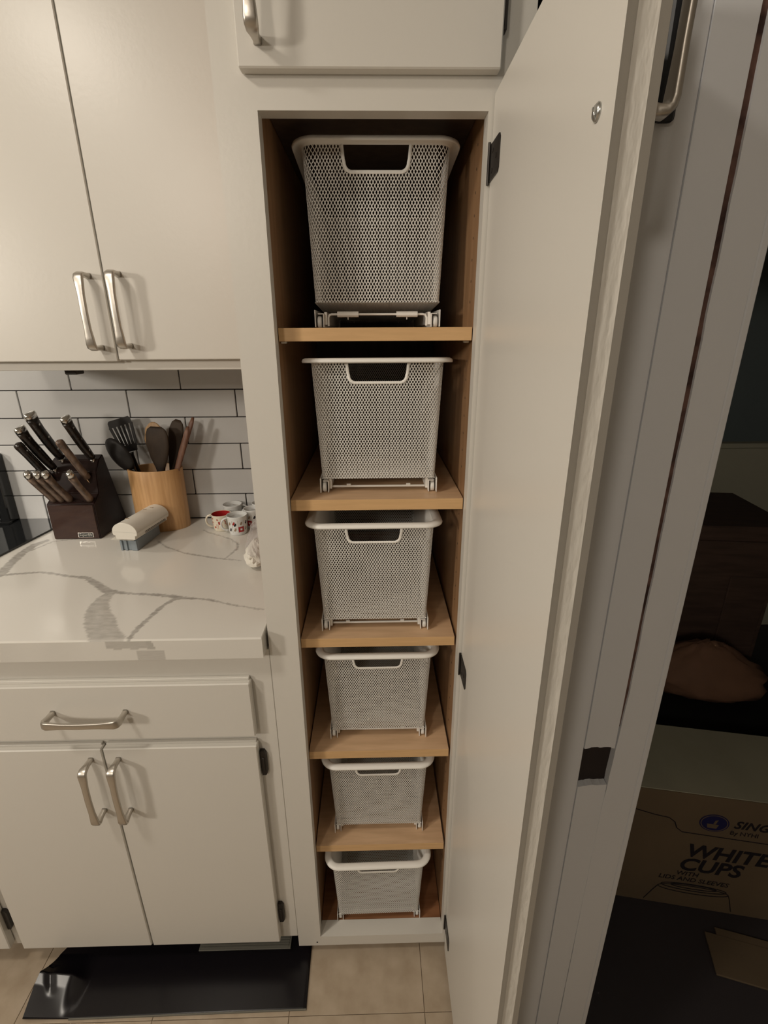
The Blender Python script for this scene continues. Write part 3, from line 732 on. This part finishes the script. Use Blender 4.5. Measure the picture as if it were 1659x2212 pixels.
# oval bamboo utensil holder
uh = thing('utensil_holder', 'oval bamboo utensil holder full of cooking tools by the tiled wall', 'utensil holder', (-0.4830, 0.5655, ZC))
bm = bmesh.new(); n = 48
prof = [(0.99, 0), (1.0, .001), (1.0, .180), (.99, .1815), (.93, .1815), (.92, .180), (.92, .012), (.05, .012)]
add_lathe(bm, prof, 48, sx=.0770, sy=.0535)
part('cup', bm, M['bamboo'], uh, smooth=False)
for p in uh.children[0].data.polygons: p.use_smooth = abs(p.normal.z) < .5
def utensil(name, base, tip, label, cat='utensil'):
    b, t = Vector(base), Vector(tip)
    o = thing(name, label, cat, b, group='cooking tools in the bamboo holder'); d = t - b; L = d.length; d.normalize()
    side = Vector((1, -0.25, 0)); side = (side - d * side.dot(d)).normalized(); u = d.cross(side)
    return o, d, L, side, u
FB = 1.0270
def flat_tool(name, base, tip, prof, material, label, th=.004, grip=None, bow=0.0):
    o, d, L, side, u = utensil(name, base, tip, label)
    bm = bmesh.new()
    add_sweep(bm, [d * (L * t) + u * (bow * (t - .6) ** 2 if t > .6 else 0) for t, w_, h_ in prof], [(w_, h_) for t, w_, h_ in prof], side=side, n=16, power=2.3)
    part('body', bm, material, o, smooth=True); return o, d, L, side, u
# slotted turner
o, d, L, side, u = utensil('slotted_turner', (-0.4950, 0.5600, FB), (-0.5760, 0.5900, 1.3330), 'black slotted turner leaning left at the back of the bamboo holder')
bm = bmesh.new(); add_sweep(bm, [d * (L * t) for t in (0, .4, .66, .69)], [(.0060, .0045), (.0055, .004), (.0050, .0035), (.009, .002)], side=side, n=12); part('shaft', bm, M['nylon'], o, smooth=True)
bm = bmesh.new(); hb_, ht_ = .030, .041
z0, z1 = L * .695, L * 1.0
add_sweep(bm, [d * z0, d * (z0 + .020)], [(hb_ * .82, .0012), (hb_, .0012)], side=side, n=8, power=8)
add_sweep(bm, [d * (z1 - .020), d * (z1 - .006), d * z1], [(ht_, .0012), (ht_, .0012), (ht_ * .86, .0012)], side=side, n=8, power=8)
nb = 5
for k in range(nb + 1):
    f = -1 + 2 * k / nb; wd_ = .0040 if 0 < k < nb else .0046
    a_ = d * (z0 + .018) + side * (hb_ * f * .93); b_ = d * (z1 - .018) + side * (ht_ * f * .93)
    add_sweep(bm, [a_, b_], (wd_, .0012), side=side, n=8, power=8)
part('blade', bm, M['nylon'], o)
# black spoon: shallow bowl
o, d, L, side, u = utensil('serving_spoon', (-0.4470, 0.5560, FB), (-0.5900, 0.5480, 1.2780), 'black nylon spoon leaning far left at the front of the bamboo holder')
bm = bmesh.new(); add_sweep(bm, [d * (L * t) for t in (0, .4, .62, .68)], [(.0065, .005), (.006, .0045), (.006, .0045), (.011, .003)], side=side, n=12); part('shaft', bm, M['nylon'], o, smooth=True)
bm = bmesh.new(); cen = d * (L * .84); ra, rb, dp = .034, L * .185, .013; rings = []
NR, NA = 6, 28
def bowl(bm, cen, d, side, u, ra, rb, dp, thk=.0018, flip=1):
    top = []; bot = []
    for i in range(NR + 1):
        f = i / NR
        top.append([]); bot.append([])
        for k in range(NA):
            a = 2 * math.pi * k / NA
            p = cen + side * (ra * f * math.cos(a)) + d * (rb * f * math.sin(a))
            h = dp * (1 - f * f)
            top[-1].append(bm.verts.new(p + u * (flip * h))); bot[-1].append(bm.verts.new(p + u * (flip * (h + thk))))
    for L_ in (top, bot):
        for a, b in zip(L_, L_[1:]):
            for k in range(NA):
                try: bm.faces.new((a[k], a[(k + 1) % NA], b[(k + 1) % NA], b[k]))
                except ValueError: pass
    for k in range(NA): bm.faces.new((top[-1][k], top[-1][(k + 1) % NA], bot[-1][(k + 1) % NA], bot[-1][k]))
    bmesh.ops.remove_doubles(bm, verts=bm.verts, dist=1e-5)
    bmesh.ops.recalc_face_normals(bm, faces=bm.faces)
bowl(bm, cen, d, side, u, ra, rb, dp, flip=-1)
part('bowl', bm, M['nylon'], o, smooth=True)
# wooden spoons and spatulas
flat_tool('wooden_spoon', (-0.4650, 0.5780, FB), (-0.4720, 0.5640, 1.3260), [(0, .006, .005), (.5, .0065, .0055), (.60, .014, .005), (.70, .028, .004), (.83, .036, .0035), (.94, .028, .003), (.985, .014, .002), (1.0, .005, .0012)], M['woodlight'], 'light wooden spoon mostly hidden behind the broad dark spoon', bow=.05)
flat_tool('wooden_spoon', (-0.4600, 0.5480, FB), (-0.4540, 0.5380, 1.3170), [(0, .007, .006), (.5, .0080, .007), (.60, .015, .007), (.70, .028, .006), (.82, .037, .005), (.92, .036, .0045), (.975, .029, .003), (1.0, .018, .0015)], M['wooddark'], 'broad dark wooden spoon at the front centre of the holder', bow=.05)
flat_tool('wooden_spatula', (-0.4700, 0.5720, FB), (-0.4060, 0.5700, 1.3310), [(0, .006, .005), (.5, .0075, .005), (.62, .013, .004), (.72, .021, .0035), (.90, .0235, .003), (.97, .018, .0025), (1.0, .008, .0015)], M['wooddark'], 'narrow dark wooden spatula right of the broad dark spoon', bow=.08)
flat_tool('stirring_stick', (-0.4800, 0.5500, FB), (-0.3670, 0.5560, 1.3150), [(0, .006, .004), (.5, .0075, .004), (.75, .0090, .0035), (.94, .0075, .003), (1.0, .004, .002)], M['woodred'], 'short reddish wooden stick, left of the two at the right of the holder')
flat_tool('stirring_stick', (-0.4880, 0.5700, FB), (-0.3580, 0.5780, 1.3370), [(0, .005, .004), (.5, .0060, .004), (.8, .0065, .0035), (.95, .0065, .003), (1.0, .004, .002)], M['woodred'], 'longest reddish wooden stick, at the far right of the holder')

# grey tray, paper slips and white device
rz = math.atan2(-(0.503 - 0.381), (-0.473 + 0.483)) + math.pi / 2
gb = thing('plastic_box', 'blue-grey plastic box under the white case on the counter', 'box', (-0.4995, 0.4420, ZC), -0.085)
bm = bmesh.new(); add_box(bm, -.0240, .0250, -.0560, .0610, 0, .0320, .0015)
part('shell', bm, M['greyplastic'], gb)
for x in (-.0190, -.0060, .0120):
    part('rib', box(x - .003, x + (.003 if x < .01 else .0120), -.0600, -.0561, 0.0005, .0290, .0008), M['greyplastic'], gb)
part('lip', box(-.0260, .0270, -.0610, .0620, .0322, .0340, .0005), M['greyplastic'], gb)
pp = thing('paper_slip', 'folded printed paper slip between the white case and the grey box', 'paper', (-0.5030, 0.4330, ZC + .0342), -0.12)
for k in range(3):
    o = part('sheet', box(-.0360 + .003 * k, .0290 - .002 * k, -.0590 + .004 * k, .0400, .0018 * k, .0018 * k + .0006), M['paper'], pp); o.rotation_euler = (0, 0, .03 * k)
part('print', box(-.028, .012, -.0510, -.0500, .00425, .00435), M['ink'], pp)
wd = thing('white_case', 'white plastic case with a rounded lid lying on the grey box', 'case', (-0.4860, 0.4370, ZC + .0402), -0.16)
prof = [(-.0265, 0), (.0270, 0), (.0285, .0105), (.0330, .0110)]
prof += [(.0352 * math.cos(a), .0200 + .0265 * math.sin(a)) for a in np.linspace(-.30, math.pi + .30, 26)]
prof += [(-.0330, .0110), (-.0280, .0105)]
bm = bmesh.new(); add_prism(bm, prof, 'y', -.0740, .0760); bmesh.ops.bevel(bm, geom=[e for e in bm.edges], offset=.0008, segments=1, affect='EDGES')
part('lid', bm, M['whiteplastic'], wd)
part('seam', box(-.0353, .0354, -.0743, .0763, .0203, .0207), M['gasket'], wd)
for y, x in ((-.040, -.010), (.030, -.004), (.048, .004)):
    part('button', box(x - .005, x + .005, y - .002, y + .002, .0452, .0468, .0005), M['tan'], wd)
bm = bmesh.new()
for r in range(2):
    y = -.030
    while y < .066:
        l = random.uniform(.003, .008); add_box(bm, .02865, .02895, y, min(y + l, .068), (.0064 - .0036 * r), (.0078 - .0036 * r)); y += l + .0012
part('print', bm, M['ink'], wd, kind='stuff')

# espresso mugs
def mug(loc, rz, inner, outer, label, prints, hgt=.0575, r=.0300):
    m = thing('espresso_mug', label, 'mug', loc, rz, 'espresso mugs by the backsplash')
    prof = [(.0010, 0), (r * .80, 0), (r * .86, .002), (r * .90, .012), (r * .985, hgt - .004), (r * 1.03, hgt - .0008), (r * 1.01, hgt), (r * .96, hgt - .001)]
    bm = bmesh.new(); add_lathe(bm, prof + [(r * .955, hgt - .003)], 36)
    part('body', bm, outer, m, smooth=True)
    bm = bmesh.new(); rr = [(r * .950, hgt - .0012), (r * .925, hgt - .006), (r * .86, .014), (r * .80, .0045), (.001, .004)]
    rings = [[bm.verts.new((a * math.cos(2 * math.pi * k / 36), a * math.sin(2 * math.pi * k / 36), z)) for k in range(36)] for a, z in rr]
    for a, b in zip(rings, rings[1:]):
        for k in range(36): bm.faces.new((a[k], a[(k + 1) % 36], b[(k + 1) % 36], b[k]))
    bmesh.ops.recalc_face_normals(bm, faces=bm.faces)
    # lathe body's top cap must not close the cup
    part('inside', bm, inner, m, smooth=True)
    bd = m.children[0].data; b2 = bmesh.new(); b2.from_mesh(bd)
    bmesh.ops.delete(b2, geom=[f for f in b2.faces if len(f.verts) > 4 and f.calc_center_median().z > .03], context='FACES_ONLY'); b2.to_mesh(bd); b2.free()
    bm = bmesh.new(); pts = []
    for k in range(13):
        a = -math.pi / 2 + math.pi * k / 12
        pts.append((-(r * .93 + .019 * math.cos(a) ** .8), 0, hgt * .54 + .0185 * math.sin(a)))
    add_sweep(bm, pts, (.0040, .0026), side=(0, 1, 0), n=10); part('handle', bm, outer, m, smooth=True)
    # printed patches wrapped on the wall of the cup
    def patch(a0, a1, z0, z1, material, name='print', lift=.0003):
        bm = bmesh.new(); L = []
        for i in range(2):
            z = (z0, z1)[i]; rad = r * (.90 + (.985 - .90) * (z - .012) / (hgt - .016)) + lift
            L.append([bm.verts.new((rad * math.cos(math.radians(a0 + (a1 - a0) * k / 6)), rad * math.sin(math.radians(a0 + (a1 - a0) * k / 6)), z)) for k in range(7)])
        for k in range(6): bm.faces.new((L[0][k], L[0][k + 1], L[1][k + 1], L[1][k]))
        part(name, bm, material, m)
    prints(patch)
    return m
def grid_print(patch):
    for k in range(-4, 5):
        a = -90 + 36 * k
        patch(a - .6, a + .6, .0105, .046, M['tan'], 'grid_line')
    patch(-270, 90, .0275, .0281, M['tan'], 'grid_line')
    patch(-270, 90, .0462, .0468, M['tan'], 'grid_line'); patch(-270, 90, .0100, .0106, M['tan'], 'grid_line')
    patch(-89, -55.5, .0108, .0273, M['red'])
    patch(-78, -66, .0165, .0220, M['ceramic'], 'print', .0006)
    for a, z, mm in ((-116, .038, 'red'), (-108, .034, 'ink'), (-72, .037, 'tan'), (-110, .019, 'tan'), (-36, .037, 'ink'), (-38, .019, 'tan'), (-142, .018, 'ink'), (-145, .036, 'tan')):
        patch(a - 7, a + 3, z - .0045, z + .0010, M[mm], 'print', .0004); patch(a - 2, a + 7, z - .0015, z + .0050, M[mm], 'print', .00045)
def red_print(patch):
    random.seed(11)
    for k in range(22):
        a = random.uniform(-175, 10); z = random.uniform(.012, .043); s_ = random.uniform(2.5, 6)
        patch(a - s_, a + s_, z - s_ * .0005, z + s_ * .0005, M['orange' if k % 3 else 'red'], 'print', .0003 + .00004 * k)
    for a in (-110, -100, -74): patch(a - .8, a + .8, .009, .024, M['orange'], 'print')
mug((-0.2430, 0.5000, ZC), math.radians(18), M['ceramic'], M['ceramic'], 'front white espresso mug with a grid of small pictures and a red square', grid_print, r=.0285)
mug((-0.2985, 0.5320, ZC), math.radians(2), M['red'], M['cream'], 'cream espresso mug with red inside and orange-red pattern, leftmost of the mugs', red_print, r=.0280, hgt=.0500)
mug((-0.2810, 0.5930, ZC), math.radians(200), M['ceramic'], M['ceramic'], 'white picture-grid mug behind the red-lined mug, handle to the right', grid_print, r=.0280, hgt=.0580)
mug((-0.2100, 0.5480, ZC), math.radians(-30), M['ceramic'], M['ceramic'], 'white mug behind the front mug, half hidden by the pantry edge', grid_print, r=.0255, hgt=.0590)

mug((-0.1985, 0.5975, ZC), math.radians(100), M['ceramic'], M['ceramic'], 'white mug at the back right against the pantry edge, only its rim showing', grid_print, r=.0235, hgt=.0600)

# crumpled clear bag leaning against the pantry side
bg_ = thing('plastic_bag', 'crumpled clear plastic bag with white wrapper inside against the pantry side', 'bag', (-0.128, 0.335, ZC))
def blob(rx, ry, rz_, seed, jag, nu=22, nv=14):
    rnd = random.Random(seed); bm = bmesh.new(); bmesh.ops.create_uvsphere(bm, u_segments=nu, v_segments=nv, radius=1)
    for v in bm.verts:
        k = 1 + rnd.uniform(-jag, jag); zz2 = (v.co.z + 1) / 2
        taper = 1.15 - .75 * zz2
        v.co = Vector((v.co.x * rx * k * taper, v.co.y * ry * k * taper, max(0.0008, rz_ * (zz2 * 2) * (1 + rnd.uniform(-jag, jag) * .4))))
    return bm
part('film', blob(.052, .110, .062, 3, .14), M['film'], bg_, smooth=False)
o = part('wrapper', blob(.034, .052, .034, 5, .12), M['paper'], bg_, loc=(-.012, -.048, .003))
o = part('twist', blob(.016, .020, .014, 8, .2), mat('pinkish_sweet', (0.55, 0.30, 0.22), .4, bump=.1), bg_, loc=(.016, -.004, .052))

# ------------------------------------------------------------------ floor mat and vent cover
mt = thing('floor_board', 'black satin board lying on the floor, pushed under the base cabinet', 'board', (0, 0, 0))
bm = bmesh.new(); nu, nv = 120, 60; G = []
def lift(x, y):
    a = max(0.0, min(1.0, (-0.585 - x) / 0.045)); a = a * a * (3 - 2 * a)
    u = max(0.0, -0.612 - x)
    if y < -.045: g = .36 * (y + .118) * a + .215 * u * (.35 + .65 * max(0.0, min(1.0, (y + .118) / .05)))
    else: g = (.0263 * a + .215 * u) * max(0.0, 1 - (y + .045) / .060) ** 1.4
    dent = .0035 * math.exp(-((x + .672 + .5 * (y + .06)) / .0090) ** 2) * max(0.0, min(1.0, (y + .085) / .02)) * (1 if y < -.02 else 0)
    return max(0.0, g - dent * a)
for i_ in range(nu + 1):
    f = 1 - (1 - i_ / nu) ** 1.0; row = []
    for j_ in range(nv + 1):
        g = j_ / nv; y = -0.118 + 0.190 * g
        xl = -0.7080 + 0.010 * min(1, (y + .118) / .135) + (0.60 * max(0, y - .015))
        xr = -0.0270 - 0.003 * g
        ff = f ** 1.7; x = xl + (xr - xl) * ff
        row.append(bm.verts.new((x, y + .006 * ff * (1 - g), 0.0036 + max(0, lift(x, y)))))
    G.append(row)
for a, b in zip(G, G[1:]):
    for j_ in range(nv): bm.faces.new((a[j_], b[j_], b[j_ + 1], a[j_ + 1]))
bot = bmesh.ops.extrude_face_region(bm, geom=list(bm.faces))
for v in [e for e in bot['geom'] if isinstance(e, bmesh.types.BMVert)]: v.co.z -= 0.0028
bmesh.ops.recalc_face_normals(bm, faces=bm.faces)
part('sheet', bm, M['mat'], mt, smooth=True)
part('edge_strip', add_prism(bmesh.new(), [(-0.6000, -0.1195), (-0.0270, -0.1145), (-0.0270, -0.1121), (-0.6000, -0.1171)], 'z', 0.0006, 0.0042), M['vent'], mt)
vc = thing('vent_cover', 'grey flat vent cover lying on the black board beneath the right cabinet door', 'vent', (0, 0, 0))
part('plate', box(-0.3300, -0.0850, 0.0120, 0.0700, 0.0042, 0.0075, .0006), M['vent'], vc)
for k in range(9):
    y = .0165 + k * .0058
    part('slat', box(-0.3250, -0.0900, y, y + .0030, 0.0076, 0.0090), M['vent'], vc)

# ------------------------------------------------------------------ dark storeroom
cx0, cy0 = 0.840, 0.155
cart = thing('carton', 'large brown carton of paper cups on the storeroom floor with dark printing', 'carton', (0.840, 0.0765 + .05, 0.0), -0.185)
LW, LD, LH = 0.62, 0.24, 0.430
part('box_body', box(0, LW, 0, LD, 0.0005, LH - .004, .002), M['carton'], cart)
part('lid_flap', box(0.004, LW - .001, -0.0005, LD, LH - .0035, LH, .001), M['cartontop'], cart)
part('lid_flap', add_prism(bmesh.new(), [(0.0, LH - .001), (0.0, LH - .075), (0.06, LH - .088), (0.095, LH - .092), (0.112, LH - .105), (0.120, LH - .125), (0.135, LH - .137), (LW, LH - .142), (LW, LH - .001)], 'y', -.0024, -.0003), M['carton'], cart)
bm = bmesh.new(); pts = [(0.0, LH - .075), (0.06, LH - .088), (0.095, LH - .092), (0.112, LH - .105), (0.120, LH - .125), (0.135, LH - .137), (LW, LH - .142)]
add_sweep(bm, [(a, -.0020, b) for a, b in pts], (.0016, .0016), n=6); part('flap_gap', bm, M['ink'], cart)
bm = bmesh.new(); add_lathe(bm, [(.001, 0), (1, 0), (1, .0006), (.001, .0006)], 32, sx=.036, sy=.030); bm.transform(Matrix.Translation((.205, -.0026, LH - .090)) @ Matrix.Rotation(math.pi / 2, 4, 'X'))
em = part('emblem', bm, M['navy'], cart)
bm = bmesh.new(); add_lathe(bm, [(.92, 0), (.86, 0), (.86, .0004), (.92, .0004)], 32, sx=.036, sy=.030, close=True)
add_prism(bm, [(-.014, -.018), (.008, -.018), (.012, -.004), (-.017, -.004)], 'z', 0, .0004); add_prism(bm, [(-.002, -.003), (.004, -.003), (.008, .012), (.001, .010)], 'z', 0, .0004)
bm.transform(Matrix.Translation((.205, -.0031, LH - .090)) @ Matrix.Rotation(math.pi / 2, 4, 'X')); part('emblem_mark', bm, M['carton'], em)
def cart_text(t, x, z, size, shear=0.0, off=0.0, sp=1.0, align='LEFT', m='ink', y=-.0028):
    text_mesh(t, size, Matrix.Translation((x, y, z)) @ FACE_Y, M[m], cart, shear=shear, offset=off, space=sp, align=align)
cart_text('SINGLE', .252, LH - .098, .036, .30, .0008, 1.05)
cart_text('By NYHI', .248, LH - .122, .019, .0, 0)
cart_text('WHITE', .158, .205, .066, .18, .0016, 1.0, y=-.0006)
cart_text('CUPS', .150, .150, .066, .18, .0016, 1.0, y=-.0006)
cart_text('WITH', .150, .128, .022, .18, y=-.0006)
cart_text('LIDS AND SLEEVES', .108, .106, .022, .18, y=-.0006)
bm = bmesh.new()
def stroke(pts): add_sweep(bm, [(a, -.0006, b) for a, b in pts], (.0011, .0011), n=5)
el = lambda cx, cz, a, b: [(cx + a * math.cos(2 * math.pi * k / 24), cz + b * math.sin(2 * math.pi * k / 24)) for k in range(25)]
stroke(el(.205, .083, .085, .013)); stroke(el(.205, .074, .092, .015)); stroke(el(.205, .086, .060, .008))
stroke([(.113, .074), (.102, .052), (.085, .012)]); stroke([(.297, .074), (.304, .056), (.316, .012)])
part('cup_drawing', bm, M['ink'], cart)

ch = thing('storage_chest', 'dark wooden chest with an overhanging lid standing in the storeroom', 'chest', (1.12, 0.80, 0.0), -0.12)
part('body', box(0.02, 0.52, 0.02, 0.40, 0.0005, 0.845, .004), M['chest'], ch)
part('lid', box(0.0, 0.54, 0.0, 0.42, 0.846, 0.905, .006), M['chest'], ch)
for x in (0.04, 0.36): part('panel', box(x, x + .14, 0.012, 0.0198, 0.30, 0.70, .003), M['chest'], ch)
pw = thing('wall_panel_board', 'pale board leaning behind the dark chest in the storeroom', 'board', (0, 0, 0))
part('sheet', box(1.20, 2.60, 1.50, 1.53, 0.0005, 1.02, .002), M['palewall'], pw)
part('cap', box(1.20, 2.60, 1.49, 1.54, 1.0205, 1.045, .003), M['palewall'], pw)
st_ = thing('storage_bin', 'dark covered bin behind the cup carton in the storeroom', 'bin', (1.02, 0.43, 0.0), -0.15)
part('body', add_prism(bmesh.new(), [(0.02, 0.0005), (0.56, 0.0005), (0.58, 0.340), (0.0, 0.340)], 'y', 0, .30), M['black'], st_)
part('lid', box(-.005, .585, -.006, .306, .3405, .352, .003), M['black'], st_)
sk = thing('paper_sack', 'brown paper sack slumped on the dark bin in the storeroom', 'sack', (1.300, 0.570, 0.3523), -0.2)
part('bag', blob(.235, .120, .105, 21, .10, 30, 18), M['sack'], sk, smooth=True)
pb = thing('clear_wrapper', 'crinkled clear wrapping at the right of the brown sack', 'wrapper', (1.53, 0.405, 0.3523), 0)
part('film', blob(.050, .045, .055, 9, .2), M['film'], pb)
pa = thing('pail', 'pale round pail between the door casing and the cup carton', 'pail', (0.985 - .02, 0.445 + .02, 0.0), 0)
bm = bmesh.new(); add_lathe(bm, [(.07, .0005), (.085, .33), (.088, .335), (.088, .352), (.080, .352), (.078, .33), (.062, .012), (.01, .012)], 28); 
pa.location = (0.915, 0.455, 0)
part('body', bm, M['palewall'], pa, smooth=False)
fc = thing('flat_carton', 'flattened dull carton lying on the storeroom floor before the printed carton', 'carton', (1.02, -0.07, 0.0012), -0.30)
part('sheet', box(0, .30, 0, .10, .0005, .0060, .001), M['carton'], fc)
part('flap', box(.03, .27, .1002, .12, .0005, .0050, .001), M['carton'], fc)

# ------------------------------------------------------------------ lamps (bodies)
cl = thing('ceiling_lamp', 'round white ceiling lamp over the kitchen, outside the photo', 'lamp', (-0.78, -0.70, 2.4300))
part('housing', add_lathe(bmesh.new(), [(.01, .169), (.06, .169), (.06, .10), (.10, .085), (.145, .03), (.150, .0), (.140, .0), (.135, .02), (.01, .03)], 40), M['ceil'], cl)
fl_ = thing('floor_lamp', 'tall floor lamp with a flat shade at the far end of the kitchen', 'lamp', (-1.05, -2.95, 0))
part('base', add_lathe(bmesh.new(), [(.01, .0005), (.14, .0005), (.14, .02), (.01, .03)], 32), M['black'], fl_)
part('pole', add_cyl(bmesh.new(), (0, -.06, .025), (0, 0, 1), .012, 2.45, 12), M['black'], fl_)
part('shade', add_lathe(bmesh.new(), [(.01, 2.52), (.05, 2.52), (.19, 2.50), (.19, 2.51), (.05, 2.535), (.01, 2.535)], 32), M['ceil'], fl_)
